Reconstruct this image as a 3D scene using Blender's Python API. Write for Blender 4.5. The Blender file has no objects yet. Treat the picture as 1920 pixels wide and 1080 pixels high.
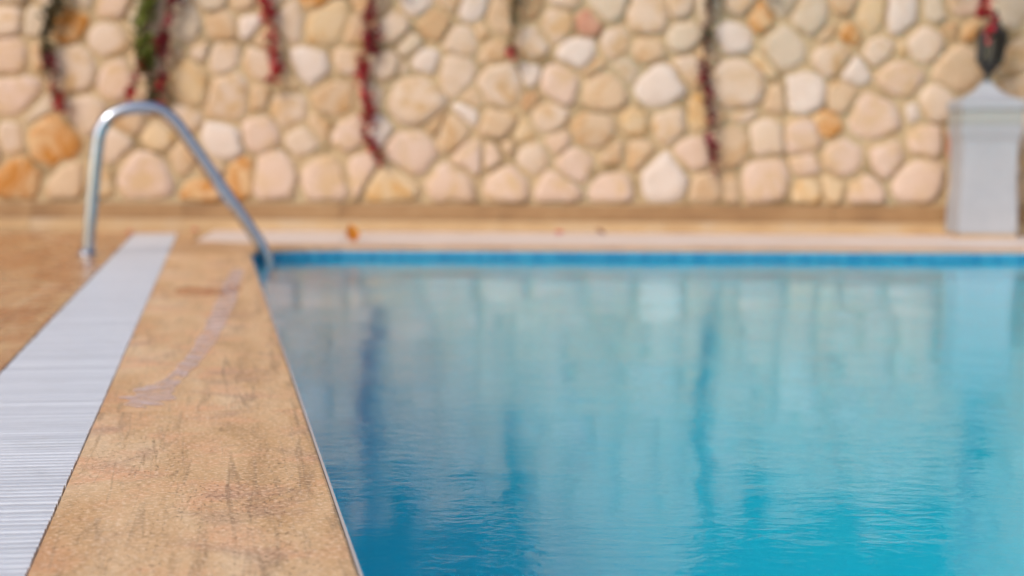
import bpy, bmesh, math, random
from mathutils import Vector, Matrix
random.seed(7)
S = bpy.context.scene
COL = S.collection

# ------------------------------------------------------------------ camera, sky, sun, exposure
F = 2667.0; CX, CY = 670.0, 540.0           # focal length and optical centre in photo pixels (1920 wide)
H = 0.432                                   # eye height over the deck
PITCH = math.atan(259.0 / F)
cam_d = bpy.data.cameras.new('camera'); cam = bpy.data.objects.new('camera', cam_d); COL.objects.link(cam)
cam.location = (0, 0, H); cam.rotation_euler = (math.pi / 2 - PITCH, 0, 0)
cam_d.sensor_width = 36.0; cam_d.lens = F / 1920 * 36.0
cam_d.shift_x = (960 - CX) / 1920.0
cam_d.clip_start = 0.02; cam_d.clip_end = 500
cam_d.dof.use_dof = True; cam_d.dof.focus_distance = 1.86; cam_d.dof.aperture_fstop = 2.8
S.camera = cam

SUN_AZ, SUN_EL = math.radians(222), math.radians(38)     # compass-like: 0 = +Y, clockwise
w = bpy.data.worlds.new('World'); S.world = w; w.use_nodes = True
nt = w.node_tree; bg = nt.nodes['Background']
sky = nt.nodes.new('ShaderNodeTexSky'); sky.sky_type = 'NISHITA'; sky.sun_disc = False
sky.sun_elevation = SUN_EL; sky.sun_rotation = SUN_AZ
sky.dust_density = 2.5; sky.air_density = 1.0; sky.ozone_density = 1.0
nt.links.new(sky.outputs[0], bg.inputs[0]); bg.inputs[1].default_value = 0.15
sl = bpy.data.lights.new('sun', 'SUN'); so = bpy.data.objects.new('sun', sl); COL.objects.link(so)
sl.energy = 1.15; sl.angle = math.radians(11); sl.color = (1.0, 0.95, 0.90)
sd = Vector((math.sin(SUN_AZ) * math.cos(SUN_EL), math.cos(SUN_AZ) * math.cos(SUN_EL), math.sin(SUN_EL)))
so.rotation_euler = sd.to_track_quat('Z', 'Y').to_euler(); so.location = (-3, -4, 6)
vs = S.view_settings; vs.view_transform = 'Standard'; vs.look = 'None'; vs.exposure = 0.41; vs.gamma = 1
vs.use_curve_mapping = False
S.render.engine = 'CYCLES'
cy = S.cycles; cy.use_denoising = True; cy.max_bounces = 12; cy.diffuse_bounces = 5; cy.glossy_bounces = 5
cy.transmission_bounces = 10; cy.transparent_max_bounces = 10; cy.sample_clamp_indirect = 8.0
cy.caustics_refractive = True; cy.caustics_reflective = False; cy.blur_glossy = 0.3

# ------------------------------------------------------------------ helpers
WATER_Z = -0.043
def ray(px, py):
    xc, yc = (px - CX) / F, (CY - py) / F
    c, s = math.cos(PITCH), math.sin(PITCH)
    return Vector((xc, c + yc * s, -s + yc * c))
EYE = Vector((0, 0, H))
def on_ground(px, py, z=0.0):
    d = ray(px, py); return EYE + d * ((z - H) / d.z)
def on_plane(px, py, p, n):
    d = ray(px, py); return EYE + d * ((p - EYE).dot(n) / d.dot(n))

def put(name, bm, mat=None, parent=None, smooth=False):
    me = bpy.data.meshes.new(name); bm.to_mesh(me); bm.free()
    if mat: me.materials.append(mat)
    if smooth: me.shade_smooth()
    return link(name, me, parent)
def link(name, me, parent=None, loc=(0, 0, 0), rot=(0, 0, 0)):
    o = bpy.data.objects.new(name, me); COL.objects.link(o); o.parent = parent
    o.location = loc; o.rotation_euler = rot
    return o
def tag(o, label=None, cat=None, group=None, kind=None):
    if label: o['label'] = label
    if cat: o['category'] = cat
    if group: o['group'] = group
    if kind: o['kind'] = kind
    return o
def empty(name, loc, rot=(0, 0, 0)):
    o = link(name, None, None, loc, rot); o.empty_display_size = 0.1; return o
def slab_bm(pts, z0, z1, bev=0.002, bm=None, only=None):
    """vertical prism over the polygon pts (counter-clockwise, xy), top edges bevelled"""
    bm = bm or bmesh.new()
    lo = [bm.verts.new((p[0], p[1], z0)) for p in pts]; hi = [bm.verts.new((p[0], p[1], z1)) for p in pts]
    top = bm.faces.new(hi); bm.faces.new(lo[::-1])
    for i in range(len(pts)):
        j = (i + 1) % len(pts); bm.faces.new((lo[i], lo[j], hi[j], hi[i]))
    if bev: bmesh.ops.bevel(bm, geom=[e for i, e in enumerate(top.edges) if only is None or i == only], offset=bev, segments=2, profile=0.5, affect='EDGES')
    bmesh.ops.recalc_face_normals(bm, faces=bm.faces)
    return bm
def box_bm(x0, x1, y0, y1, z0, z1, bev=0.0, bm=None):
    return slab_bm([(x0, y0), (x1, y0), (x1, y1), (x0, y1)], z0, z1, bev, bm)
def lathe(bm, prof, n=16, cx=0, cy_=0, caps=True):
    rings = []
    for r, z in prof:
        rings.append([bm.verts.new((cx + r * math.cos(2 * math.pi * k / n), cy_ + r * math.sin(2 * math.pi * k / n), z)) for k in range(n)])
    for a, b in zip(rings, rings[1:]):
        for k in range(n): bm.faces.new((a[k], a[(k + 1) % n], b[(k + 1) % n], b[k]))
    if caps:
        bm.faces.new(rings[0][::-1]); bm.faces.new(rings[-1])
    bmesh.ops.recalc_face_normals(bm, faces=bm.faces)
    return bm
def tube(bm, path, r, n=12, caps=True):
    rings = []; up = None
    for i, p in enumerate(path):
        t = (path[min(i + 1, len(path) - 1)] - path[max(i - 1, 0)]).normalized()
        if up is None:
            up = Vector((0, 1, 0)) if abs(t.y) < 0.9 else Vector((1, 0, 0))
        a = (up - t * up.dot(t)).normalized(); b = t.cross(a); up = a
        rr = r[i] if isinstance(r, (list, tuple)) else r
        rings.append([bm.verts.new(p + (a * math.cos(2 * math.pi * k / n) + b * math.sin(2 * math.pi * k / n)) * rr) for k in range(n)])
    for a, b in zip(rings, rings[1:]):
        for k in range(n): bm.faces.new((a[k], a[(k + 1) % n], b[(k + 1) % n], b[k]))
    if caps:
        bm.faces.new(rings[0][::-1]); bm.faces.new(rings[-1])
    bmesh.ops.recalc_face_normals(bm, faces=bm.faces)
    return bm
def spline(pts, sub=6):
    out = []
    for i in range(len(pts) - 1):
        p0, p1, p2, p3 = pts[max(i - 1, 0)], pts[i], pts[i + 1], pts[min(i + 2, len(pts) - 1)]
        for k in range(sub):
            t = k / sub
            out.append(0.5 * ((2 * p1) + (p2 - p0) * t + (2 * p0 - 5 * p1 + 4 * p2 - p3) * t * t + (3 * p1 - p0 - 3 * p2 + p3) * t ** 3))
    return out + [pts[-1]]

# ------------------------------------------------------------------ materials
def srgb(r, g, b):
    f = lambda c: c / 12.92 if c <= 0.04045 else ((c + 0.055) / 1.055) ** 2.4
    return (f(r / 255), f(g / 255), f(b / 255), 1)
class Mat:
    def __init__(s, name, col=(0.5, 0.5, 0.5, 1), rough=0.6, metal=0.0, spec=0.5):
        s.m = bpy.data.materials.new(name); s.m.use_nodes = True
        s.t = s.m.node_tree; s.p = s.t.nodes['Principled BSDF']; s.out = s.t.nodes['Material Output']
        s.p.inputs['Base Color'].default_value = col; s.p.inputs['Roughness'].default_value = rough
        s.p.inputs['Metallic'].default_value = metal; s.p.inputs['Specular IOR Level'].default_value = spec
    def n(s, kind, **kw):
        nd = s.t.nodes.new('ShaderNode' + kind)
        for k, v in kw.items():
            if k in nd.inputs.keys(): nd.inputs[k].default_value = v
            else: setattr(nd, k, v)
        return nd
    def l(s, a, b): s.t.links.new(a, b)
    def coords(s, scale=(1, 1, 1), rz=0.0, rnd=0.0):
        tc = s.n('TexCoord'); mp = s.n('Mapping'); mp.inputs['Scale'].default_value = scale
        src = tc.outputs['Object']
        if rnd:
            oi = s.n('ObjectInfo'); mu = s.n('VectorMath', operation='MULTIPLY_ADD')
            cb = s.n('CombineXYZ')
            for i in range(3): s.l(oi.outputs['Random'], cb.inputs[i])
            s.l(cb.outputs[0], mu.inputs[0]); mu.inputs[1].default_value = (rnd, rnd * 1.7, rnd * 0.6); s.l(src, mu.inputs[2])
            src = mu.outputs[0]
        s.l(src, mp.inputs['Vector']); mp.inputs['Rotation'].default_value = (0, 0, rz)
        return mp.outputs[0]
    def noise(s, vec, scale, detail=4, rough=0.55, dist=0.0):
        nz = s.n('TexNoise', Scale=scale, Detail=detail, Roughness=rough, Distortion=dist)
        s.l(vec, nz.inputs['Vector']); return nz.outputs['Fac']
    def ramp(s, fac, stops, interp='LINEAR'):
        r = s.n('ValToRGB'); r.color_ramp.interpolation = interp; e = r.color_ramp.elements
        while len(e) < len(stops): e.new(0.5)
        for el, (p, c) in zip(e, stops):
            el.position = p; el.color = c if len(c) == 4 else (*c, 1)
        s.l(fac, r.inputs[0]); return r.outputs[0]
    def mix(s, fac, a, b, mode='MIX'):
        m = s.n('MixRGB', blend_type=mode)
        for v, i in ((fac, 0), (a, 1), (b, 2)):
            if hasattr(v, 'is_linked'): s.l(v, m.inputs[i])
            else: m.inputs[i].default_value = v
        return m.outputs[0]
    def bump(s, h, dist, strength=1.0, prev=None):
        b = s.n('Bump', Distance=dist, Strength=strength); s.l(h, b.inputs['Height'])
        if prev: s.l(prev, b.inputs['Normal'])
        return b.outputs[0]
    def base(s, c): s.l(c, s.p.inputs['Base Color'])
    def normal(s, c): s.l(c, s.p.inputs['Normal'])
    def roughness(s, c): s.l(c, s.p.inputs['Roughness'])
G = lambda v: (v, v, v, 1)

def stone_mat(name, c, c2, patch=None, amount=0.5):
    m = Mat(name, rough=0.8, spec=0.25); v = m.coords(rnd=37.0)
    a = m.noise(v, 9, 5, 0.6); col = m.mix(m.ramp(a, [(0.3, G(0)), (0.7, G(1))]), c, c2)
    if patch:
        b = m.noise(v, 6.0, 4, 0.65, 1.0); col = m.mix(m.ramp(b, [(1 - amount - 0.08, G(0)), (1 - amount + 0.1, G(1))]), col, patch)
    f = m.noise(v, 60, 4, 0.65); col = m.mix(0.25, col, m.ramp(f, [(0.3, G(0.45)), (0.7, G(1))]), 'MULTIPLY')
    m.base(col); m.normal(m.bump(m.noise(v, 35, 5, 0.6), 0.012, 0.8)); return m.m
ST = {
    'p': stone_mat('stone_pale', srgb(214, 192, 172), srgb(206, 180, 152), srgb(196, 160, 116), 0.44),
    'k': stone_mat('stone_pink', srgb(214, 188, 170), srgb(206, 176, 152), srgb(202, 170, 132), 0.46),
    't': stone_mat('stone_tan', srgb(206, 178, 146), srgb(198, 168, 136), srgb(190, 150, 102), 0.44),
    'g': stone_mat('stone_grey', srgb(206, 187, 164), srgb(196, 176, 150), srgb(186, 160, 126), 0.40),
    'w': stone_mat('stone_white', srgb(219, 203, 190), srgb(212, 192, 175), srgb(208, 180, 148), 0.36),
    'y': stone_mat('stone_yellow', srgb(209, 180, 138), srgb(208, 182, 148), srgb(198, 150, 84), 0.42),
    'o': stone_mat('stone_orange', srgb(208, 174, 134), srgb(204, 162, 112), srgb(188, 126, 58), 0.50),
    'r': stone_mat('stone_red', srgb(188, 140, 116), srgb(196, 152, 124), srgb(180, 120, 96), 0.45),
    'b': stone_mat('stone_brown', srgb(184, 148, 108), srgb(190, 158, 120), srgb(172, 118, 78), 0.40),
}
mm = Mat('mortar', rough=0.9, spec=0.2); v = mm.coords()
c = mm.ramp(mm.noise(v, 2.6, 4, 0.6), [(0.3, srgb(176, 150, 114)), (0.5, srgb(194, 168, 130)), (0.7, srgb(180, 164, 132))])
c = mm.mix(mm.ramp(mm.noise(v, 5.5, 3, 0.6), [(0.5, G(0)), (0.64, G(0.8))]), c, srgb(134, 112, 78))
mm.base(mm.mix(0.35, c, mm.ramp(mm.noise(v, 45, 4), [(0.3, G(0.5)), (0.7, G(1))]), 'MULTIPLY'))
mm.normal(mm.bump(mm.noise(v, 30, 5), 0.012)); MORTAR = mm.m

# left-hand frame: d runs along the near pool edge away from the camera, n points into the pool
A0, A1 = on_ground(675, 1080), on_ground(468, 475)
D = (A1 - A0).normalized(); N = Vector((D.y, -D.x, 0)); EDGE_ANG = math.atan2(-D.x, D.y)
def lf(n, s): return A0 + D * s + N * n
def nof(px, py):
    q = on_ground(px, py) - A0; return q.dot(N), q.dot(D)

def travertine(name, wet=0.0, tint=(1, 1, 1, 1), offs=0.0, ochre=0.55):
    m = Mat(name, rough=0.4, spec=0.5)
    v = m.coords((1, 1, 1), -EDGE_ANG, rnd=offs)
    st = m.n('Mapping'); st.inputs['Scale'].default_value = (1, 0.22, 1); m.l(v, st.inputs['Vector']); vs_ = st.outputs[0]
    big = m.noise(vs_, 5.5, 5, 0.6, 0.8)
    col = m.ramp(big, [(0.28, srgb(164, 124, 80)), (0.42, srgb(196, 154, 106)), (0.55, srgb(208, 170, 126)), (0.7, srgb(218, 188, 152))])
    pink = m.noise(v, 7, 4, 0.6, 0.4); col = m.mix(m.ramp(pink, [(0.47, G(0)), (0.62, G(0.75))]), col, srgb(214, 158, 116))
    mauve = m.noise(v, 11, 4, 0.62, 0.7)
    mv = m.n('Mapping'); mv.inputs['Location'].default_value = (3.3, 8.1, 0); m.l(v, mv.inputs['Vector'])
    mauve = m.noise(mv.outputs[0], 7, 5, 0.65, 0.6); col = m.mix(m.ramp(mauve, [(0.53, G(0)), (0.70, G(0.6))]), col, srgb(158, 120, 100))
    och = m.n('Mapping'); och.inputs['Location'].default_value = (1.3, 2.1, 4); och.inputs['Scale'].default_value = (1, 0.5, 1); m.l(v, och.inputs['Vector'])
    col = m.mix(m.ramp(m.noise(och.outputs[0], 3.6, 4, 0.6), [(0.5, G(0)), (0.66, G(ochre))]), col, srgb(182, 126, 62))
    if ochre > 0.9:
        bl_ = m.noise(vs_, 9, 4, 0.62, 0.8); col = m.mix(m.ramp(bl_, [(0.43, G(0)), (0.54, G(0.9))]), col, srgb(172, 104, 44))
        pa_ = m.noise(vs_, 6.3, 4, 0.6, 0.5); col = m.mix(m.ramp(pa_, [(0.52, G(0)), (0.66, G(0.7))]), col, srgb(214, 182, 136))
    # veins along the stone
    vein = m.n('Mapping'); vein.inputs['Scale'].default_value = (1, 0.06, 1); m.l(v, vein.inputs['Vector'])
    vn = m.noise(vein.outputs[0], 38, 5, 0.6, 1.2); col = m.mix(m.ramp(vn, [(0.54, G(0)), (0.68, G(0.6))]), col, srgb(134, 100, 66))
    # pits: small dark holes, gathered in patches
    pv = m.n('Mapping'); pv.inputs['Scale'].default_value = (1, 0.55, 1); m.l(v, pv.inputs['Vector'])
    ps = m.noise(pv.outputs[0], 150, 5, 0.8); pm = m.noise(vs_, 14, 3, 0.6)
    mul = m.n('Math', operation='MULTIPLY'); m.l(m.ramp(ps, [(0.55, G(0)), (0.63, G(1))]), mul.inputs[0]); m.l(m.ramp(pm, [(0.38, G(0.12)), (0.62, G(1))]), mul.inputs[1])
    cr = m.noise(vein.outputs[0], 60, 6, 0.7, 2.5); cr2 = m.n('Math', operation='MULTIPLY'); m.l(m.ramp(cr, [(0.66, G(0)), (0.73, G(1))]), cr2.inputs[0]); m.l(m.ramp(m.noise(v, 9, 3), [(0.5, G(0)), (0.62, G(1))]), cr2.inputs[1])
    pit = m.n('Math', operation='MAXIMUM'); m.l(mul.outputs[0], pit.inputs[0]); m.l(cr2.outputs[0], pit.inputs[1])
    pf = m.n('Math', operation='MULTIPLY'); m.l(pit.outputs[0], pf.inputs[0]); pf.inputs[1].default_value = 0.6
    gs = m.noise(pv.outputs[0], 75, 6, 0.8); col = m.mix(0.5, col, m.ramp(gs, [(0.36, G(0.55)), (0.5, G(0.95)), (0.64, G(1.0))]), 'MULTIPLY')
    col = m.mix(pf.outputs[0], col, srgb(96, 66, 40))
    lt = m.noise(v, 150, 3, 0.6); col = m.mix(m.ramp(lt, [(0.5, G(0)), (0.66, G(0.6))]), col, srgb(230, 202, 170))
    col = m.mix(1.0, col, tint, 'MULTIPLY')
    m.base(col)
    inv = m.n('Math', operation='SUBTRACT'); inv.inputs[0].default_value = 1.0; m.l(pit.outputs[0], inv.inputs[1])
    b = m.bump(m.noise(v, 130, 4, 0.6), 0.0007, 0.7)
    m.normal(m.bump(inv.outputs[0], 0.0012, 0.8, b))
    rr = m.noise(v, 5, 4, 0.6)
    m.roughness(m.ramp(rr, [(0.35, G(0.42 - wet)), (0.65, G(0.6 - wet))]))
    return m.m
TRAV = travertine('travertine_coping', 0.0, (1.20, 1.16, 1.08, 1))
TRAV_WET = travertine('travertine_wet', 0.28, (0.95, 0.88, 0.78, 1), 5.0, 0.95)
TRAV_FAR = travertine('travertine_far', 0.05, (1.0, 0.95, 0.86, 1), 9.0, 0.8)

pl = Mat('pale_limestone', rough=0.5); v = pl.coords(rnd=11.0)
pl.base(pl.ramp(pl.noise(v, 3, 5, 0.6), [(0.3, srgb(208, 190, 176)), (0.5, srgb(218, 203, 192)), (0.7, srgb(212, 196, 182))]))
pl.normal(pl.bump(pl.noise(v, 60, 4), 0.001)); PALE = pl.m
sk = Mat('skirting_stone', rough=0.6); v = sk.coords(rnd=19.0)
sk.base(sk.ramp(sk.noise(v, 4, 5, 0.6), [(0.3, srgb(132, 98, 62)), (0.5, srgb(150, 114, 74)), (0.7, srgb(160, 126, 86))]))
sk.normal(sk.bump(sk.noise(v, 50, 4), 0.002)); SKIRT = sk.m
st_ = Mat('step_stone', rough=0.5); v = st_.coords(rnd=23.0)
st_.base(st_.ramp(st_.noise(v, 4, 5, 0.6), [(0.3, srgb(172, 138, 96)), (0.5, srgb(184, 152, 110)), (0.7, srgb(184, 160, 130))]))
st_.normal(st_.bump(st_.noise(v, 50, 4), 0.002)); STEP = st_.m
gr = Mat('grate_plastic', rough=0.34); v = gr.coords(rnd=3.0); oi = gr.n('ObjectInfo')
c = gr.ramp(oi.outputs['Random'], [(0.0, (0.51, 0.515, 0.53, 1)), (1.0, (0.60, 0.605, 0.62, 1))])
dirt = gr.noise(v, 9, 4, 0.65, 0.5); c = gr.mix(gr.ramp(dirt, [(0.54, G(0)), (0.74, G(0.4))]), c, (0.38, 0.365, 0.35, 1)); gr.base(c)
gr.normal(gr.bump(gr.noise(v, 160, 3), 0.0006, 0.8)); GRATE = gr.m
ch = Mat('channel_concrete', (0.3, 0.29, 0.28, 1), 0.9); CHAN = ch.m
gd = Mat('ground_screed', rough=0.8); v = gd.coords()
gd.base(gd.ramp(gd.noise(v, 2, 6, 0.6), [(0.3, srgb(170, 130, 84)), (0.7, srgb(200, 160, 116))])); GROUND = gd.m
pn = Mat('pool_paint', rough=0.45); v = pn.coords()
pn.base(pn.ramp(pn.noise(v, 1.2, 3), [(0.3, (0.0, 0.74, 0.91, 1)), (0.7, (0.0, 0.78, 0.94, 1))])); POOL = pn.m
tb = Mat('waterline_tile', rough=0.25); v = tb.coords()
bk = tb.n('TexVoronoi', Scale=32.0, distance='CHEBYCHEV', Randomness=0.15); tb.l(v, bk.inputs['Vector'])
tb.base(tb.mix(0.55, (0.008, 0.20, 0.36, 1), tb.ramp(bk.outputs['Color'], [(0.2, (0.015, 0.18, 0.33, 1)), (0.8, (0.05, 0.32, 0.46, 1))]))); TILE = tb.m
tr = Mat('edge_trim', (0.52, 0.44, 0.38, 1), 0.7); TRIM = tr.m
sx = Mat('stainless_steel', (0.42, 0.45, 0.50, 1), 0.14, 1.0); v = sx.coords((1, 1, 0.1))
sx.roughness(sx.ramp(sx.noise(v, 40, 4), [(0.3, G(0.12)), (0.7, G(0.24))])); STEEL = sx.m
wp = Mat('white_render', rough=0.75); v = wp.coords()
wp.base(wp.ramp(wp.noise(v, 6, 5, 0.6), [(0.3, (0.34, 0.35, 0.37, 1)), (0.7, (0.40, 0.405, 0.42, 1))])); wp.normal(wp.bump(wp.noise(v, 80, 4), 0.002)); WHITE = wp.m
wg = Mat('grey_render', (0.34, 0.345, 0.32, 1), 0.8); GREY = wg.m
bi = Mat('black_iron', (0.012, 0.014, 0.015, 1), 0.45); v = bi.coords(); bi.normal(bi.bump(bi.noise(v, 120, 3), 0.001)); IRON = bi.m
def film(name, ior=1.33, rough=0.02, bumpd=0.0, bscale=60, tint=(1, 1, 1, 1)):
    m = Mat(name); t = m.t; t.nodes.remove(m.p)
    lw_ = m.n('LayerWeight', Blend=0.5); pw = m.n('Math', operation='POWER'); pw.inputs[1].default_value = 5.0
    fr = m.n('Math', operation='MULTIPLY_ADD'); r0 = ((ior - 1) / (ior + 1)) ** 2; fr.inputs[1].default_value = 1 - r0; fr.inputs[2].default_value = r0
    m.l(lw_.outputs['Facing'], pw.inputs[0]); m.l(pw.outputs[0], fr.inputs[0]); gl = m.n('BsdfGlossy', Roughness=rough); trn = m.n('BsdfTransparent', Color=tint); mx = m.n('MixShader')
    if bumpd:
        b = m.bump(m.noise(m.coords(), bscale, 3), bumpd); m.l(b, gl.inputs['Normal'])
    m.l(fr.outputs[0], mx.inputs[0]); m.l(trn.outputs[0], mx.inputs[1]); m.l(gl.outputs[0], mx.inputs[2]); m.l(mx.outputs[0], m.out.inputs[0])
    return m.m
PANE = film('lantern_glass', 1.5, tint=(0.22, 0.24, 0.23, 1)); WET = film('wet_film', 1.5, 0.07, 0.0006, 50)
def leaf_mat(name, a, b):
    m = Mat(name, rough=0.5); v = m.coords(); m.base(m.mix(m.ramp(m.noise(v, 16, 2), [(0.35, G(0)), (0.65, G(1))]), a, b)); return m.m
L_RED = leaf_mat('leaf_red', (0.26, 0.006, 0.014, 1), (0.5, 0.02, 0.028, 1)); L_DARK = leaf_mat('leaf_maroon', (0.09, 0.006, 0.012, 1), (0.26, 0.012, 0.026, 1))
L_GREEN = leaf_mat('leaf_green', (0.08, 0.11, 0.008, 1), (0.17, 0.19, 0.02, 1)); L_OLIVE = leaf_mat('leaf_olive', (0.05, 0.045, 0.015, 1), (0.10, 0.075, 0.03, 1))
L_ORANGE = leaf_mat('leaf_orange', (0.62, 0.20, 0.01, 1), (0.75, 0.34, 0.02, 1)); L_PINK = leaf_mat('leaf_pink', (0.6, 0.12, 0.10, 1), (0.7, 0.2, 0.16, 1))
STEM = Mat('vine_stem', (0.07, 0.04, 0.022, 1), 0.8).m

# water
wm = Mat('pool_water'); wm.t.nodes.remove(wm.p); v = wm.coords()
gls = wm.n('BsdfGlass', IOR=1.33, Roughness=0.0, Color=(0.93, 1.0, 1.0, 1)); wm.l(gls.outputs[0], wm.out.inputs[0])
swell = wm.noise(v, 2.2, 2, 0.5)
mp1 = wm.n('Mapping'); mp1.inputs['Scale'].default_value = (0.55, 1, 1); mp1.inputs['Rotation'].default_value = (0, 0, 0.15); wm.l(v, mp1.inputs['Vector'])
rip = wm.noise(mp1.outputs[0], 42, 3, 0.55, 0.5)
mask = wm.ramp(wm.noise(v, 3.2, 2), [(0.44, G(0.25)), (0.62, G(1))])
rm = wm.n('Math', operation='MULTIPLY'); wm.l(rip, rm.inputs[0]); wm.l(mask, rm.inputs[1])
b1 = wm.bump(swell, 0.0038, 1.0); b2 = wm.bump(rm.outputs[0], 0.0013, 1.0, b1)
wm.l(b2, gls.inputs['Normal']); WATER = wm.m

# ------------------------------------------------------------------ pool: outline, shell, water
GE = lambda x, y: on_ground(x, y)
far_edge = [GE(468, 475), GE(480, 472.6), GE(500, 470.6), GE(530, 468.6), GE(575, 467), GE(640, 466)]
q0, q1 = GE(640, 466), GE(1920, 471); fd = (q1 - q0).normalized(); far_right = q0 + fd * ((4.6 - q0.x) / fd.x)
near_left = lf(0, -3.2); near_right = Vector((4.6, near_left.y, 0))
outline = [near_left, near_right, far_right] + far_edge[::-1]        # counter-clockwise
def inset(poly, d):
    out = []; k = len(poly)
    for i in range(k):
        a, b, c_ = poly[i - 1], poly[i], poly[(i + 1) % k]
        e1, e2 = (b - a).normalized(), (c_ - b).normalized()
        n1, n2 = Vector((-e1.y, e1.x, 0)), Vector((-e2.y, e2.x, 0)); mth = (n1 + n2).normalized()
        out.append(b + mth * (d / max(0.3, mth.dot(n1))))
    return out
shell_in = inset(outline, 0.003)
bm = bmesh.new(); k = len(shell_in)
DEPTH = -0.95
lo = [bm.verts.new((p.x, p.y, DEPTH)) for p in shell_in]; hi = [bm.verts.new((p.x, p.y, -0.24)) for p in shell_in]
bm.faces.new(lo)
for i in range(k): bm.faces.new((lo[i], hi[i], hi[(i + 1) % k], lo[(i + 1) % k]))
pool = tag(put('pool_shell', bm, POOL), kind='structure', label='bright blue painted pool basin under the water')
def wall_strip(poly_in, poly_out, z0, z1):
    bm = bmesh.new(); k = len(poly_in)
    V = [[bm.verts.new((p.x, p.y, z)) for p in poly] for poly, z in ((poly_in, z0), (poly_in, z1), (poly_out, z1), (poly_out, z0))]
    for i in range(k):
        j = (i + 1) % k
        for r in range(4): bm.faces.new((V[r][i], V[(r + 1) % 4][i], V[(r + 1) % 4][j], V[r][j]))
    bmesh.ops.recalc_face_normals(bm, faces=bm.faces); return bm
put('waterline_tiles', wall_strip(inset(outline, 0.004), inset(outline, -0.03), -0.24, -0.011), TILE, pool)
put('edge_trim', wall_strip(inset(outline, 0.0042), inset(outline, 0.0005), -0.011, -0.003), TRIM, pool)
bm = bmesh.new(); bm.faces.new([bm.verts.new((p.x, p.y, WATER_Z)) for p in inset(outline, -0.005)])
tag(put('water', bm, WATER), kind='structure', label='clear turquoise pool water with fine ripples')

# ------------------------------------------------------------------ ground sheet (with the pool and gutter left open)
CW = 0.337; GW = 0.222; GAP = 0.0035
n_gr, n_gl = nof(200, 742)[0], None
n_gr = -CW; n_gl = -CW - GAP - GW
wl, wr = GE(400, 431), GE(1900, 441)                                   # foot of the wall
WD = (wr - wl).normalized(); WN = Vector((WD.y, -WD.x, 0))             # along the wall, and towards the camera
W0 = wl - WD * ((wl.x + 6.0) / WD.x); WANG = math.atan2(WD.y, WD.x)
def wall_u(p): return (p - W0).dot(WD)
s_end = None
for i in range(4000):                                                   # where the gutter meets the wall foot
    p = lf(n_gl + 0.1, i * 0.002)
    if (p - W0).dot(WN) < 0.23: s_end = i * 0.002; break
hole = [lf(n_gl - 0.012, -3.2), near_right + Vector((0.25, 0, 0)), far_right + Vector((0.25, 0.1, 0))] + [p + Vector((0.02, 0.08, 0)) for p in far_edge[::-1][:5]] + [lf(0.0, (far_edge[0] - A0).dot(D) + 0.06), lf(n_gr, s_end), lf(n_gl - 0.012, s_end)]
bm = bmesh.new()
def loop(pts, z):
    vs_ = [bm.verts.new((p[0], p[1], z)) for p in pts]
    return [bm.edges.new((vs_[i], vs_[(i + 1) % len(vs_)])) for i in range(len(vs_))]
ed = loop([(-80, -60), (80, -60), (80, 90), (-80, 90)], -0.05) + loop(hole, -0.05)
bmesh.ops.triangle_fill(bm, use_beauty=True, use_dissolve=False, edges=ed)
for f in bm.faces:
    if f.normal.z < 0: f.normal_flip()
tag(put('ground', bm, GROUND), kind='structure', label='sandy ground under the paving')

# ------------------------------------------------------------------ coping slabs beside the pool
coping = tag(empty('coping', lf(0, 0)), kind='structure', label='honey coloured travertine coping round the pool')
def slab(name, pts, mat, parent, z1=0.0, z0=-0.048, bev=0.0022, only=None):
    c_ = sum((Vector((p[0], p[1], 0)) for p in pts), Vector()) / len(pts)
    bm = slab_bm([(p[0] - c_.x, p[1] - c_.y) for p in pts], z0, z1, bev, None, only)
    o = put(name, bm, mat, parent); o.location = c_ - (parent.location if parent else Vector()); return o
s770 = nof(380, 770)[1]; s_c = (far_edge[0] - A0).dot(D)
cuts = [s770 - 3.9, s770 - 2.9, s770 - 1.95, s770 - 0.98, s770, s770 + 1.0, s770 + 2.0, s770 + 2.95, s_c - 0.06]
cuts = [c_ for c_ in cuts if c_ < s_c - 0.3] + [s_c]
for a, b in zip(cuts, cuts[1:]):
    slab('coping_slab', [lf(-CW, a + .0006), lf(0, a + .0006), lf(0, b - .0006), lf(-CW, b - .0006)], TRAV, coping, bev=0.0045, only=1)
cs = [lf(-CW, s_c + .0012), far_edge[0] + D * .0012] + far_edge[1:] + [GE(640, 458), GE(480, 455), GE(366, 451.5), lf(-CW, nof(328, 451)[1])]
slab('coping_slab', cs, TRAV_FAR, coping)
slab('coping_slab', [lf(-CW, nof(328, 451)[1] + .002), GE(365, 451), GE(362, 433), lf(-CW, s_end)], TRAV_FAR, coping)
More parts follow.
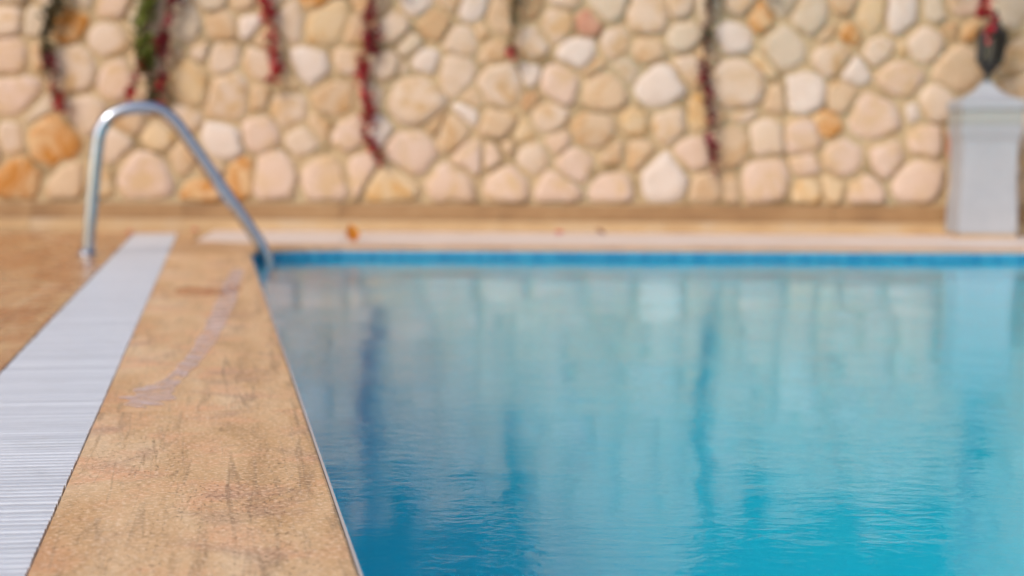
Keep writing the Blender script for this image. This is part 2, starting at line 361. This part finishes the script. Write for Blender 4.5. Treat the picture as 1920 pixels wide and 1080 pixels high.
# far side: a narrow honey strip at the water, then pale flags to the wall
xb0, xb1 = GE(640, 458), GE(1900, 465)
bd = (xb1 - xb0).normalized()
def seg(p, d_, x): return p + d_ * ((x - p.x) / d_.x)
xs = [q0.x + 0.002 + 0.75 * i for i in range(8)]; xs = [x for x in xs if x < 4.4] + [4.6]
for a, b in zip(xs, xs[1:]):
    slab('coping_slab', [seg(q0, fd, a), seg(q0, fd, b - .002), seg(xb0, bd, b - .002), seg(xb0, bd, a)], TRAV_FAR, coping)
flags = tag(empty('paving_strip', GE(900, 450)), kind='structure', label='pale limestone flags between the far pool edge and the wall')
lw = lambda x, off: seg(W0 + WN * off, WD, x)
pts = [GE(366, 451.5).x + .003, GE(480, 455).x, q0.x] + [q0.x + 0.62 * i for i in range(1, 9)]
bl = lambda x: (GE(366, 451) + (GE(480, 454.6) - GE(366, 451)) * ((x - GE(366, 451).x) / (GE(480, 455).x - GE(366, 451).x))) if x < GE(480, 455).x else \
    ((GE(480, 454.6) + (xb0 - GE(480, 454.6)) * ((x - GE(480, 455).x) / (xb0.x - GE(480, 455).x))) if x < xb0.x else seg(xb0, bd, x))
for a, b in zip(pts, pts[1:]):
    up = Vector((0, 0.004, 0))
    slab('flag', [bl(a + .001) + up, bl(b - .001) + up, lw(b - .001, 0.04), lw(a + .001, 0.04)], PALE, flags, 0.001)

# ------------------------------------------------------------------ deck slabs left of the grate
deck = tag(empty('deck', lf(n_gl, 0)), kind='structure', label='wet orange travertine deck left of the white grate')
for i in range(3):
    n1 = n_gl - GAP - 0.62 * i; n0 = n1 - 0.6185
    s = -3.0 + (0.37 if i % 2 else 0.0)
    while s < s_end + 0.02:
        e = min(s + 0.93, s_end + 0.02)
        if e - s > 0.1: slab('deck_slab', [lf(n0, s + .001), lf(n1, s + .001), lf(n1, e - .001), lf(n0, e - .001)], TRAV_WET, deck)
        s += 0.93
for n0, n1 in ((n_gl, -CW),):
    slab('deck_slab', [lf(n0, s_end - 0.115), lf(n1 - .001, s_end - 0.115), lf(n1 - .001, s_end + 0.02), lf(n0 - GAP, s_end + 0.02)], TRAV_FAR, deck)

# ------------------------------------------------------------------ drainage grate
grate = tag(empty('drain_grate', lf(n_gl + GW / 2, 1.5)), 'long white slatted drain grate set in the deck beside the coping', 'drain grate')
g0 = lf(n_gl + GW / 2, 1.5); grz = EDGE_ANG
bm = bmesh.new(); s_a, s_b = -4.6, s_end - 0.12 - 1.5
for x0, x1, z0, z1 in ((-GW / 2 - GAP, GW / 2 + GAP - .0005, -0.13, -0.11), (-GW / 2 - 0.011, -GW / 2 - .0045, -0.11, -0.051), (GW / 2 - .001, GW / 2 + GAP - .0006, -0.11, -0.051)):
    box_bm(x0, x1, s_a, s_b, z0, z1, 0, bm)
chn = put('channel', bm, CHAN, grate); chn.rotation_euler.z = grz
PITCH_S = 0.0193; SW = 0.0164
prof = [(-SW / 2, -0.022), (-SW / 2 - 0.0, -0.0022), (-SW / 2 + 0.0016, -0.0006), (-SW * .22, 0.0), (SW * .22, 0.0), (SW / 2 - 0.0016, -0.0006), (SW / 2, -0.0022), (SW / 2, -0.022)]
def slat_bm(bm, y):
    A = [bm.verts.new((-GW / 2, y + p[0], p[1])) for p in prof]; B = [bm.verts.new((GW / 2, y + p[0], p[1])) for p in prof]
    for i in range(len(prof)):
        j = (i + 1) % len(prof); bm.faces.new((A[i], A[j], B[j], B[i]))
    bm.faces.new(A[::-1]); bm.faces.new(B)
bm = bmesh.new(); slat_bm(bm, 0.0); bmesh.ops.recalc_face_normals(bm, faces=bm.faces)
sm = bpy.data.meshes.new('slat'); bm.to_mesh(sm); bm.free(); sm.materials.append(GRATE)
ny = []; y = s_b - 0.01
while y > s_a: ny.append(y); y -= PITCH_S
vis = [y for y in ny if (g0 + D * y).y > 1.22]
rs = random.Random(3)
for y in vis[-300:]:
    o = link('slat', sm, grate, Matrix.Rotation(grz, 3, 'Z') @ Vector((rs.gauss(0, .0004), y + rs.gauss(0, .0004), -0.001 + rs.gauss(0, .0003))), (rs.gauss(0, .008), rs.gauss(0, .002), grz + rs.gauss(0, .0012)))
bm = bmesh.new()
for y in [q for q in ny if q not in vis[-300:]]: slat_bm(bm, y)
for x in (-0.075, 0.075): box_bm(x - .004, x + .004, s_a, s_b, -0.034, -0.0235, 0, bm)
bmesh.ops.recalc_face_normals(bm, faces=bm.faces)
o = tag(put('slat_rest', bm, GRATE, grate), kind='stuff'); o.rotation_euler.z = grz; o.location.z = -0.001

# ------------------------------------------------------------------ stone wall with its skirting
def WLD(p):                                             # world point -> wall coordinates (u, v)
    q = p - W0; return q.dot(WD), p.z
def wuv(px, py): return WLD(on_plane(px, py, W0, WN))
seeds_px = '''
18,37,26,p 65,44,18,g 130,40,27,o 25,105,33,k 33,178,38,k 27,268,24,p 92,262,45,o 40,332,38,o 143,135,40,p 203,74,30,p 215,150,33,k
158,208,30,p 212,6,26,k 150,-8,22,g 128,350,32,t 272,332,52,k 298,258,26,y 222,272,24,p 355,158,36,y 350,45,32,g 392,100,20,p 345,300,24,t
378,355,28,o 245,225,22,t 180,352,20,y 280,120,26,p 275,40,28,g 290,190,22,t 100,-5,20,g 20,-10,22,g 60,100,14,t 70,215,15,g 330,225,22,p 310,105,18,t
413,48,28,t 402,4,22,g 467,44,20,w 415,108,30,p 487,118,26,p 541,37,23,p 617,44,38,y 595,0,22,o 587,130,32,w 650,112,24,p 432,181,40,p 421,270,28,w
539,204,30,p 624,185,37,t 491,252,32,k 565,267,23,p 656,252,30,k 606,232,12,t 712,246,18,w 515,330,44,k 456,330,26,o 606,333,43,k 735,347,40,y
678,315,22,k 769,283,43,k 727,122,24,p 735,55,30,p 775,190,50,p 765,85,18,g 395,320,20,t 700,8,26,t 480,185,20,t 500,75,18,t 660,60,22,t 510,0,20,g
700,180,20,p 545,155,16,y 455,5,18,t
788,5,24,w 886,22,20,w 815,42,28,b 868,78,25,p 938,40,26,t 793,120,27,w 856,137,29,p 925,98,22,t 998,80,26,p 1048,45,30,p 1099,45,24,r 1086,98,31,w
938,163,42,p 990,145,17,w 1053,160,37,k 1130,175,42,t 882,218,13,w 934,230,30,t 982,252,16,y 1030,218,30,p 849,252,30,t 1049,267,16,k 1115,244,41,t
880,292,30,k 920,292,22,k 997,296,29,p 845,348,37,k 953,344,35,k 1078,308,32,k 1045,352,30,k 1150,352,37,k 1152,292,26,t 815,237,18,b 1155,85,22,p 840,5,18,t
905,60,12,t 990,8,24,b 1000,190,10,b 1060,0,24,p 1135,10,26,g 760,130,14,p 950,275,14,t 1110,130,16,t 900,180,20,t 1175,130,16,g
1218,33,33,p 1284,67,30,g 1280,15,20,p 1214,96,28,t 1238,163,42,w 1292,126,20,p 1384,10,26,p 1377,70,34,w 1425,37,22,o 1470,89,41,g 1518,35,34,g
1384,160,50,p 1390,205,24,p 1255,230,32,p 1192,232,20,y 1507,174,35,w 1455,185,24,t 1370,274,36,t 1436,259,32,p 1503,255,30,k 1195,293,28,t 1244,335,46,w
1299,290,33,k 1322,352,26,t 1433,342,47,k 1510,311,20,k 1518,360,28,y 1307,222,18,y 1340,215,14,t 1330,100,18,t 1470,10,22,g 1430,125,18,y 1380,350,16,t 1330,20,18,g
1587,15,20,t 1635,30,30,y 1687,33,31,w 1594,63,22,o 1650,100,30,p 1564,111,30,p 1600,133,20,w 1735,85,35,p 1757,26,22,g 1800,8,26,k 1798,130,42,t
1687,148,42,k 1757,193,29,p 1709,207,16,w 1642,218,48,k 1546,233,18,o 1580,180,24,t 1738,267,32,k 1580,300,36,k 1665,296,31,k 1727,345,46,k 1616,359,28,k
1560,350,22,y 1816,63,18,o 1779,267,14,r 1905,111,30,t 1890,22,26,g 1916,252,28,p 1909,355,30,t 1912,310,20,p 1912,170,26,t 1845,200,35,t 1845,280,35,p
1845,350,35,t 1860,80,26,t 1780,350,18,y 1700,95,14,y 1550,60,16,t 1780,60,16,b
'''.split()
SC = (wl - EYE).y / F
seeds = []
for t in seeds_px:
    x, y, r, k = t.split(','); u, vv = wuv(float(x), float(y)); seeds.append((u, vv, float(r) * SC, k, True))
SK_H = wuv(800, 383)[1]
WTOP = 2.35; ULEN = 14.0
u_lo, v_hi = wuv(-20, -25)[0], wuv(960, -28)[1]; u_hi = wuv(1945, 100)[0]
rs = random.Random(11); v_ = SK_H + 0.1; row = 0
while v_ < WTOP + 0.1:
    u = 0.05 + (0.12 if row % 2 else 0)
    while u < ULEN:
        uu, vv = u + rs.uniform(-.07, .07), v_ + rs.uniform(-.06, .06)
        if uu < u_lo - 0.05 or uu > u_hi + 0.05 or vv > v_hi + 0.07:
            seeds.append((uu, vv, rs.uniform(.06, .11), rs.choice('pppkkttgwyyo'), False))
        u += 0.25
    v_ += 0.2; row += 1
def cell(i, gap, rect):
    xi, yi, ri = seeds[i][:3]; poly = list(rect)
    for j, q in enumerate(seeds):
        if j == i: continue
        dx, dy = q[0] - xi, q[1] - yi; d2 = dx * dx + dy * dy
        if d2 > 0.8 or d2 < 1e-9: continue
        d_ = math.sqrt(d2); t = (d2 + ri * ri - q[2] * q[2]) / (2 * d_) - gap; ux, uy = dx / d_, dy / d_
        new = []
        for a in range(len(poly)):
            p, r = poly[a], poly[(a + 1) % len(poly)]
            da = (p[0] - xi) * ux + (p[1] - yi) * uy - t; db = (r[0] - xi) * ux + (r[1] - yi) * uy - t
            if da <= 0: new.append(p)
            if (da < 0) != (db < 0):
                k = da / (da - db); new.append((p[0] + (r[0] - p[0]) * k, p[1] + (r[1] - p[1]) * k))
        poly = new
        if len(poly) < 3: return None
    return poly
def chaikin(p):
    out = []
    for i in range(len(p)):
        a, b = p[i], p[(i + 1) % len(p)]
        out += [(a[0] * .88 + b[0] * .12, a[1] * .88 + b[1] * .12), (a[0] * .12 + b[0] * .88, a[1] * .12 + b[1] * .88)]
    return out
def resample(p, n):
    L = [math.dist(p[i], p[(i + 1) % len(p)]) for i in range(len(p))]; tot = sum(L); out = []; i = 0; acc = 0
    for k in range(n):
        t = tot * k / n
        while acc + L[i] < t: acc += L[i]; i += 1
        f = (t - acc) / max(L[i], 1e-9); a, b = p[i], p[(i + 1) % len(p)]
        out.append((a[0] + (b[0] - a[0]) * f, a[1] + (b[1] - a[1]) * f))
    return out
wall = empty('stone_wall', W0, (0, 0, WANG))
tag(wall, 'tall rubble wall of pale cream and orange stones behind the pool', 'wall')
bm = box_bm(0, ULEN, 0.0, 0.4, -0.06, WTOP)
put('mortar', bm, MORTAR, wall)
rest = bmesh.new(); rest_m = {}
NP = 14
mats_order = list(ST.keys())
for i, (u, vv, r, k, vis_) in enumerate(seeds):
    rect = [(0.02, SK_H + 0.006), (ULEN - .02, SK_H + 0.006), (ULEN - .02, WTOP - .02), (0.02, WTOP - .02)]
    rr = random.Random(i * 7 + 1)
    poly = cell(i, rr.choice((-.002, .001, .003, .006, .010)), rect)
    if not poly: continue
    poly = resample(chaikin(poly), NP)
    cx = sum(p[0] for p in poly) / NP; cz = sum(p[1] for p in poly) / NP
    if max(math.dist(p, (cx, cz)) for p in poly) < 0.02: continue
    hgt = rr.uniform(.009, .022); tx, tz = rr.uniform(-.09, .09), rr.uniform(-.08, .10)
    wob = [1 + .07 * math.sin(2 * math.pi * q_ / NP * 2 + rr.uniform(0, 6)) + rr.uniform(-.05, .03) for q_ in range(NP)]
    ring = []
    for sc, hh in ((1.0, -.012), (0.92, .70), (0.62, .98)):
        R = []
        for p, wj in zip(poly, wob):
            j = (wj + rr.uniform(-.02, .02)) * .97; x, z = (p[0] - cx) * sc * j, (p[1] - cz) * sc * j
            y_ = 0.01 if sc == 1.0 else -(hgt * hh + (x * tx + z * tz) * (1 if hh > .5 else 0) + rr.uniform(-.002, .002))
            R.append((x, min(y_, -.004) if sc < 1 else y_, z))
        ring.append(R)
    mid = (0, -hgt, 0)
    b = bmesh.new() if vis_ else rest
    ox, oz = (0, 0) if vis_ else (cx, cz)
    V = [[b.verts.new((p[0] + ox, p[1], p[2] + oz)) for p in R] for R in ring]; m_ = b.verts.new((mid[0] + ox, mid[1], mid[2] + oz))
    fs = []
    for a_, c_ in zip(V, V[1:]):
        for q in range(NP): fs.append(b.faces.new((a_[q], a_[(q + 1) % NP], c_[(q + 1) % NP], c_[q])))
    for q in range(NP): fs.append(b.faces.new((V[-1][q], V[-1][(q + 1) % NP], m_)))
    if vis_:
        o = put('stone', b, ST[k], wall, True); o.location = (cx, 0, cz)
    else:
        for f in fs: f.material_index = mats_order.index(k); f.smooth = True
me = bpy.data.meshes.new('stone_rest'); rest.to_mesh(me); rest.free()
for k in mats_order: me.materials.append(ST[k])
tag(link('stone_rest', me, wall), kind='stuff')
# two skirting courses along the wall foot
u = 0.0; i = 0; pu = wuv(1843, 300)[0]
while u < ULEN - .05:
    e = min(u + 0.85, ULEN)
    j = rs.uniform(-.0015, .0015)
    put('skirting_slab', box_bm(u + .001, e - .001, -0.042 + j, -0.0005, 0.062, SK_H + j, .004), SKIRT, wall)
    put('base_slab', box_bm(u + .001, e - .001, -0.075 + j, -0.0006, -0.045, 0.060, .004), STEP, wall)
    u = e; i += 1

# ------------------------------------------------------------------ handrail in the pool corner
Bp = GE(165, 477); hd = N.copy(); hn = Vector((-hd.y, hd.x, 0))
rp = [(165, 477), (169, 420), (174, 365), (179, 310), (183, 275), (188, 247), (204, 222), (233, 206), (266, 201), (299, 207), (328, 228), (353, 262), (380, 300), (408, 340), (436, 380), (463, 419), (484, 452), (497, 477), (502, 500)]
path = [on_plane(x, y, Bp, hn) for x, y in rp]
path[0].z = -0.01
e_ = path[-1]; path += [e_ + Vector((0.012, 0, -0.10)), e_ + Vector((0.014, 0, -0.30)), e_ + Vector((0.014, 0, -0.7))]
rail = tag(empty('handrail', Bp), 'curved stainless steel handrail arching from the wet deck into the pool corner', 'handrail')
bm = tube(bmesh.new(), [p - Bp for p in spline(path, 6)], 0.0265, 16); put('rail_tube', bm, STEEL, rail, True)
bm = lathe(bmesh.new(), [(0.0225, 0.001), (0.045, 0.001), (0.045, 0.006), (0.040, 0.012), (0.028, 0.018), (0.0225, 0.026)], 24, caps=False); put('flange', bm, STEEL, rail, True)

# ------------------------------------------------------------------ white pillar and iron lantern
PF = 0.30; psz = SC * 0.97
pc = W0 + WD * wall_u(on_plane(1844, 300, W0 + WN * 0.2, WN)) + WN * 0.2
zp = lambda y: on_plane(1844, y, W0 + WN * PF, WN).z
pil = tag(empty('pillar', (pc.x, pc.y, 0), (0, 0, WANG)), 'white rendered square pillar with pointed cap under the lantern', 'pillar')
def sqloft(prof, mat, name, d0=0.0):
    bm = bmesh.new(); rings = [[bm.verts.new((sx_ * w_, sy_ * min(w_, 0.105 + (w_ - .13)), z)) for sx_, sy_ in ((-1, -1), (1, -1), (1, 1), (-1, 1))] for w_, z in prof]
    for a, b in zip(rings, rings[1:]):
        for k in range(4): bm.faces.new((a[k], a[(k + 1) % 4], b[(k + 1) % 4], b[k]))
    bm.faces.new(rings[0][::-1]); bm.faces.new(rings[-1])
    bmesh.ops.bevel(bm, geom=list(bm.edges), offset=0.004, segments=2, affect='EDGES')
    bmesh.ops.recalc_face_normals(bm, faces=bm.faces); return put(name, bm, mat, pil)
hw = 46 * psz
z_b = 0.0
sqloft([(hw * 1.06, -0.045), (hw * 1.06, 0.022)], STEP, 'plinth')
sqloft([(hw * 1.07, 0.022), (hw * 1.05, zp(385)), (hw * 1.0, zp(350)), (hw * 1.0, zp(268)), (hw * 1.10, zp(246)), (hw * 1.12, zp(234))], WHITE, 'shaft')
sqloft([(hw * 1.10, zp(234)), (hw * 1.10, zp(206))], GREY, 'collar')
sqloft([(hw * 1.16, zp(206)), (hw * 1.16, zp(189)), (hw * 0.66, zp(178)), (hw * 0.42, zp(168)), (0.018, zp(150)), (0.012, zp(148))], WHITE, 'cap')
TILT = math.radians(5)
lz = zp(149)
lan = tag(empty('lantern', (pc.x, pc.y, lz), (0, TILT, WANG)), 'black iron lantern with glass panes leaning on the white pillar top', 'lantern')
def hexring(r, z, n=6): return [(r * math.cos(math.pi / 3 * k + .52), r * math.sin(math.pi / 3 * k + .52), z) for k in range(n)]
def hexloft(prof, mat, name):
    bm = bmesh.new(); lathe_ = [[bm.verts.new(p) for p in hexring(r, z)] for r, z in prof]
    for a, b in zip(lathe_, lathe_[1:]):
        for k in range(6): bm.faces.new((a[k], a[(k + 1) % 6], b[(k + 1) % 6], b[k]))
    bm.faces.new(lathe_[0][::-1]); bm.faces.new(lathe_[-1]); bmesh.ops.recalc_face_normals(bm, faces=bm.faces)
    return put(name, bm, mat, lan)
q = psz
hexloft([(5 * q, 0), (6 * q, 4 * q), (4 * q, 8 * q), (9 * q, 14 * q), (15 * q, 22 * q), (20 * q, 28 * q), (21 * q, 31 * q), (19 * q, 33 * q)], IRON, 'base')
zb, zt, rb, rt = 33 * q, 80 * q, 20 * q, 22 * q
A_, B_ = hexring(rb, zb), hexring(rt, zt)
for k in range(6):
    bm = tube(bmesh.new(), [Vector(A_[k]), Vector(B_[k])], 0.009, 6); put('bar', bm, IRON, lan)
    k2 = (k + 1) % 6; bm = bmesh.new(); C1, C2 = hexring(rb * .96, zb), hexring(rt * .96, zt)
    bm.faces.new([bm.verts.new(p) for p in (C1[k], C1[k2], C2[k2], C2[k])]); put('pane', bm, PANE, lan)
hexloft([(21 * q, 79.5 * q), (25 * q, 80 * q), (25 * q, 84 * q), (16 * q, 92 * q), (9 * q, 101 * q), (8 * q, 106 * q), (11 * q, 108 * q), (5 * q, 111 * q), (3.5 * q, 119 * q), (2 * q, 122 * q)], IRON, 'roof')

# ------------------------------------------------------------------ vines hanging down the wall
def leaf_bm(bm, p, size, rr, mi=0):
    yaw, pit, rol = rr.uniform(0, 6.28), rr.uniform(-1.1, 1.1), rr.uniform(-1, 1)
    M = Matrix.Rotation(yaw, 3, 'Z') @ Matrix.Rotation(pit, 3, 'X') @ Matrix.Rotation(rol, 3, 'Y')
    shp = [(0, 0, 0), (.42, .35, .1), (.36, .75, .08), (0, 1.15, -.08), (-.36, .75, .08), (-.42, .35, .1), (0, .55, -.03)]
    V = [bm.verts.new(p + M @ (Vector(s_) * size)) for s_ in shp]
    for a, b in ((0, 1), (1, 2), (2, 3), (3, 4), (4, 5), (5, 0)):
        f = bm.faces.new((V[a], V[b], V[6])); f.material_index = mi; f.smooth = True
def vine(pts, mats, label, wpx=10, dens=1.0, front=0.07, top_x=None, seed=0, size=(.020, .040)):
    """pts: (px, py, width factor) from top to tip; rises on to the wall top above the first point"""
    rr = random.Random(seed * 31 + 5)
    pl_ = [on_plane(x, y, W0 + WN * front, WN) for x, y, *_ in pts]
    wd = [(p[2] if len(p) > 2 else 1.0) * wpx * SC for p in pts]
    t0 = pl_[0]; up_pts, upw = [], []
    if t0.z < WTOP:
        k = 5
        for i in range(k):
            f = 1 - i / k; up_pts.append(t0 + Vector((rr.uniform(-.05, .05), 0, (WTOP + 0.02 - t0.z) * f)) if f < 1 else Vector((t0.x + rr.uniform(-.06, .06), t0.y, WTOP + 0.03)))
            upw.append(wd[0] * (1.0 + 0.5 * f))
        up_pts = [up_pts[0] - WN * 0.22 + Vector((0, 0, .01))] + up_pts; upw = [upw[0]] + upw
    P = up_pts + pl_; Wd = upw + wd
    root = empty('hanging_vine', P[0]); tag(root, label, 'vine', 'vines hanging down the stone wall')
    sp = spline(P, 5); bm = tube(bmesh.new(), [p - P[0] for p in sp], [0.005 * (1 - .6 * i / len(sp)) for i in range(len(sp))], 5); put('stem', bm, STEM, root)
    bm = bmesh.new(); nseg = len(P) - 1
    for s_ in range(nseg):
        L = (P[s_ + 1] - P[s_]).length; a, b = P[s_], P[s_ + 1]
        cnt = max(2, int(L * 950 * dens * (0.5 * (Wd[s_] + Wd[s_ + 1]) / 0.03) ** 0.8))
        for i in range(cnt):
            f = rr.random(); dist_ = (s_ + f) * 2.3
            if rr.random() > 0.55 + 0.6 * math.sin(dist_ * 1.9 + seed) * math.sin(dist_ * 3.1 + 2 * seed): continue
            c_ = a.lerp(b, f); w_ = Wd[s_] * (1 - f) + Wd[s_ + 1] * f
            off = WD * rr.gauss(0, w_ * .5) + WN * rr.uniform(-.02, .025) + Vector((0, 0, rr.gauss(0, .012)))
            g = max(0.0, (s_ + f - len(up_pts)) / max(1, len(pl_) - 1))
            mi = 0 if len(mats) == 1 else min(len(mats) - 1, max(0, int((g + rr.gauss(0, .14)) * len(mats))))
            leaf_bm(bm, c_ + off - P[0], rr.uniform(*size), rr, mi)
    me = bpy.data.meshes.new('foliage'); bm.to_mesh(me); bm.free()
    for m_ in mats: me.materials.append(m_)
    tag(link('foliage', me, root), kind='stuff'); return root
vine([(108, 0, 1.3), (88, 55, 1.1), (84, 80, 1), (90, 110, .9), (98, 150, 1.1), (106, 185, .9), (114, 208, .6)], [L_OLIVE, L_OLIVE, L_DARK, L_RED], 'leftmost vine, dark olive above and maroon at its tip', 9, 1.0, seed=1)
vine([(276, 0, 1.1), (262, 45, 1.1), (272, 90, 1.1), (275, 130, .9), (285, 165, .7), (292, 195, .7)], [L_GREEN, L_GREEN, L_OLIVE], 'thick green vine hanging behind the top of the handrail', 14, 1.2, seed=2)
vine([(325, 0, .7), (316, 35, .8), (304, 75, 1), (308, 110, 1), (303, 140, .8), (299, 170, .7), (296, 195, .6)], [L_DARK, L_DARK, L_RED], 'maroon vine close beside the green one, right of it', 9, 0.9, front=.085, seed=3)
vine([(268, 60, .5), (265, 105, .7), (264, 128, 1), (255, 150, .7), (245, 178, .8), (240, 195, .6)], [L_GREEN, L_RED, L_RED], 'thin red vine drooping leftward out of the green vine', 8, 0.6, front=.1, seed=4)
vine([(493, -5, 1), (503, 22, 1.1), (505, 50, 1.2), (508, 80, .6), (512, 105, .8), (521, 128, 1.1), (512, 148, 1), (510, 158, .6)], [L_RED, L_RED, L_RED, L_RED], 'bright red vine hanging right of the handrail arch', 8.5, 0.8, seed=5)
vine([(700, -5, .6), (695, 20, .8), (690, 45, 1.8), (694, 75, 1.3), (692, 100, 1), (677, 125, 1), (680, 150, .9), (686, 185, 1), (693, 218, .9), (685, 240, .6), (693, 262, .7), (704, 285, 1.1), (708, 300, .5)], [L_DARK, L_RED, L_DARK, L_RED, L_DARK, L_RED, L_RED], 'longest dark red vine, zigzagging over the wall above the orange leaf', 9, 1.0, seed=6)
vine([(966, -5, .4), (963, 40, .6), (961, 70, .8), (958, 95, 1), (957, 112, .7)], [L_OLIVE, L_OLIVE, L_RED], 'short faded red vine near the middle of the wall', 7, 0.6, seed=7)
vine([(1330, -5, 1), (1330, 20, .9), (1328, 60, 1), (1326, 90, .3), (1319, 125, 1), (1326, 160, 1.1), (1329, 190, .4), (1332, 215, .6), (1333, 255, 1), (1335, 275, .6), (1339, 300, .3), (1344, 335, .25)], [L_OLIVE, L_DARK, L_DARK, L_DARK, L_DARK], 'thin gappy maroon vine on the right half of the wall', 7, 0.75, seed=8)
vine([(1850, -12, 1.2), (1844, 8, 1.2), (1838, 22, .8), (1862, 36, .7), (1858, 50, .5), (1850, 66, .6)], [L_RED, L_RED, L_RED], 'red vine tip hanging over the black lantern', 9, 0.8, front=.32, seed=9)
# leafy vines that end just above the picture; the water mirrors them
place = ['just left of the longest vine', 'just right of the longest vine', 'over the left middle of the wall', 'left of the short faded vine', 'right of the short faded vine',
         'just right of the gappy maroon vine', 'second right of the gappy maroon vine', 'third right of the gappy maroon vine', 'over the orange stones on the right', 'second left of the lantern', 'just left of the lantern', 'over the top of the longest vine', 'straight above the short faded vine', 'olive, over the large grey stone', 'olive, over the wide flat stone', 'olive, over the yellow and white stones', 'olive, left of the pillar']
for i, (x, yb, ww, mt) in enumerate([(612, -60, 1.7, L_DARK), (752, -22, 1.2, L_OLIVE), (822, -130, 1.8, L_GREEN), (885, -50, 1.5, L_OLIVE), (965, -20, 1.0, L_OLIVE), (1375, -110, 1.6, L_GREEN), (1440, -20, 1.2, L_OLIVE), (1525, -120, 1.7, L_OLIVE), (1605, -55, 1.4, L_GREEN), (1700, -90, 1.8, L_GREEN), (1790, -40, 1.2, L_OLIVE), (690, -120, 2.0, L_OLIVE), (930, -150, 1.8, L_OLIVE), (1480, -130, 1.8, L_OLIVE), (1565, -100, 1.6, L_OLIVE), (1655, -130, 1.8, L_OLIVE), (1745, -110, 1.8, L_OLIVE)]):
    vine([(x - 6, yb - 170, ww), (x, yb - 110, ww * .8), (x + 5, yb - 50, ww * .5), (x - 3, yb, ww * .2)], [L_OLIVE, mt], 'leafy vine ending above the picture, ' + place[i], 28, 0.95, seed=20 + i, size=(.03, .055))

# ------------------------------------------------------------------ fallen leaves
def fallen(px, py, mat, size, label, z=0.004, tilt=0.5, seed=0, stand=0.0):
    p = on_ground(px, py); rr = random.Random(seed)
    bm = bmesh.new(); shp = [(0, -.15, 0), (.0, .0, 0), (.4, .3, .12), (.34, .72, .2), (0, 1.1, .12), (-.34, .72, .18), (-.4, .3, .1), (0, .5, .02)]
    V = [bm.verts.new(Vector(s_) * size) for s_ in shp]
    for a, b in ((1, 2), (2, 3), (3, 4), (4, 5), (5, 6), (6, 1)): bm.faces.new((V[a], V[b], V[7]))
    ed = bmesh.ops.solidify(bm, geom=list(bm.faces), thickness=-0.0008)
    bmesh.ops.delete(bm, geom=[v for v in bm.verts if not v.link_faces], context='VERTS')
    o = put('fallen_leaf', bm, mat, None, False); o.location = (p.x, p.y, z); o.rotation_euler = (stand, rr.uniform(-.2, .2), rr.uniform(-.6, .6))
    return tag(o, label, 'leaf', 'leaves fallen on the paving')
fallen(665, 456, L_ORANGE, 0.085, 'upright orange leaf on the far pool edge', 0.003, stand=1.1, seed=1)
fallen(1130, 441, L_DARK, 0.06, 'dark maroon leaf lying at the foot of the wall', 0.004, stand=.35, seed=2)
fallen(1050, 441, L_PINK, 0.05, 'pale pink leaf left of the maroon one', 0.004, stand=.25, seed=3)
fallen(240, 440, L_PINK, 0.045, 'pink leaf by the far end of the white grate', 0.004, stand=.3, seed=4)
fallen(366, 436, L_PINK, 0.04, 'small pink leaf at the left end of the pale paving', 0.005, stand=.3, seed=5)

# ------------------------------------------------------------------ thin sheets of water on the stone
def puddle(pts, label, z=0.0016):
    P = [on_ground(x, y) for x, y in pts]; c_ = sum(P, Vector()) / len(P)
    sp = spline(P + [P[0]], 5)[:-1]; bm = bmesh.new(); rr = random.Random(len(pts))
    bm.faces.new([bm.verts.new((p.x - c_.x + rr.gauss(0, .0012), p.y - c_.y + rr.gauss(0, .003), 0)) for p in sp])
    bmesh.ops.triangulate(bm, faces=bm.faces[:])
    for f in bm.faces:
        if f.normal.z < 0: f.normal_flip()
    o = put('puddle', bm, WET); o.location = (c_.x, c_.y, z); return tag(o, label, 'puddle', 'thin sheets of water on the paving')
puddle([(-60, 424), (60, 421), (140, 424), (150, 432), (60, 437), (-60, 438)], 'flat puddle on the deck at the left edge by the wall', 0.0022)

# ------------------------------------------------------------------ orange and pale streaks on the coping
def patch(pts, col, lo_, hi_, amt, label, scale=22, rough=0.5, z=0.0012):
    m = Mat('patch', col, rough); v = m.coords(); t_ = m.n('BsdfTransparent'); mx = m.n('MixShader')
    m.l(m.ramp(m.noise(v, scale, 5, 0.65, 0.4), [(lo_, G(0)), (hi_, G(amt))]), mx.inputs[0])
    m.l(t_.outputs[0], mx.inputs[1]); m.l(m.p.outputs[0], mx.inputs[2]); m.l(mx.outputs[0], m.out.inputs[0])
    P = [on_ground(x, y) for x, y in pts]; c_ = sum(P, Vector()) / len(P); rr = random.Random(len(pts))
    bm = bmesh.new(); bm.faces.new([bm.verts.new(p - c_ + Vector((rr.gauss(0, .002), rr.gauss(0, .006), 0))) for p in spline(P + [P[0]], 5)[:-1]]); bmesh.ops.triangulate(bm, faces=bm.faces[:])
    for f in bm.faces:
        if f.normal.z < 0: f.normal_flip()
    o = put('patch', bm, m.m, coping); o.location = c_ - coping.location + Vector((0, 0, z)); o['label'] = label
patch([(326, 545), (345, 538), (400, 540), (446, 537), (450, 545), (420, 552), (385, 556), (340, 553)], srgb(200, 130, 78), 0.36, 0.6, 0.75, 'rusty orange streak across the coping stone')
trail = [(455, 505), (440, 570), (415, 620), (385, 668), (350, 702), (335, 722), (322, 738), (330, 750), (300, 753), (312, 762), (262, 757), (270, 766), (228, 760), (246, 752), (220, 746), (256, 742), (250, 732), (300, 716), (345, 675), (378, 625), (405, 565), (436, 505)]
patch(trail, srgb(226, 200, 190), 0.33, 0.62, 0.85, 'long pale streak curving across the coping', 16, 0.3)  # pale pink tint laid along the trail, broken up by noise
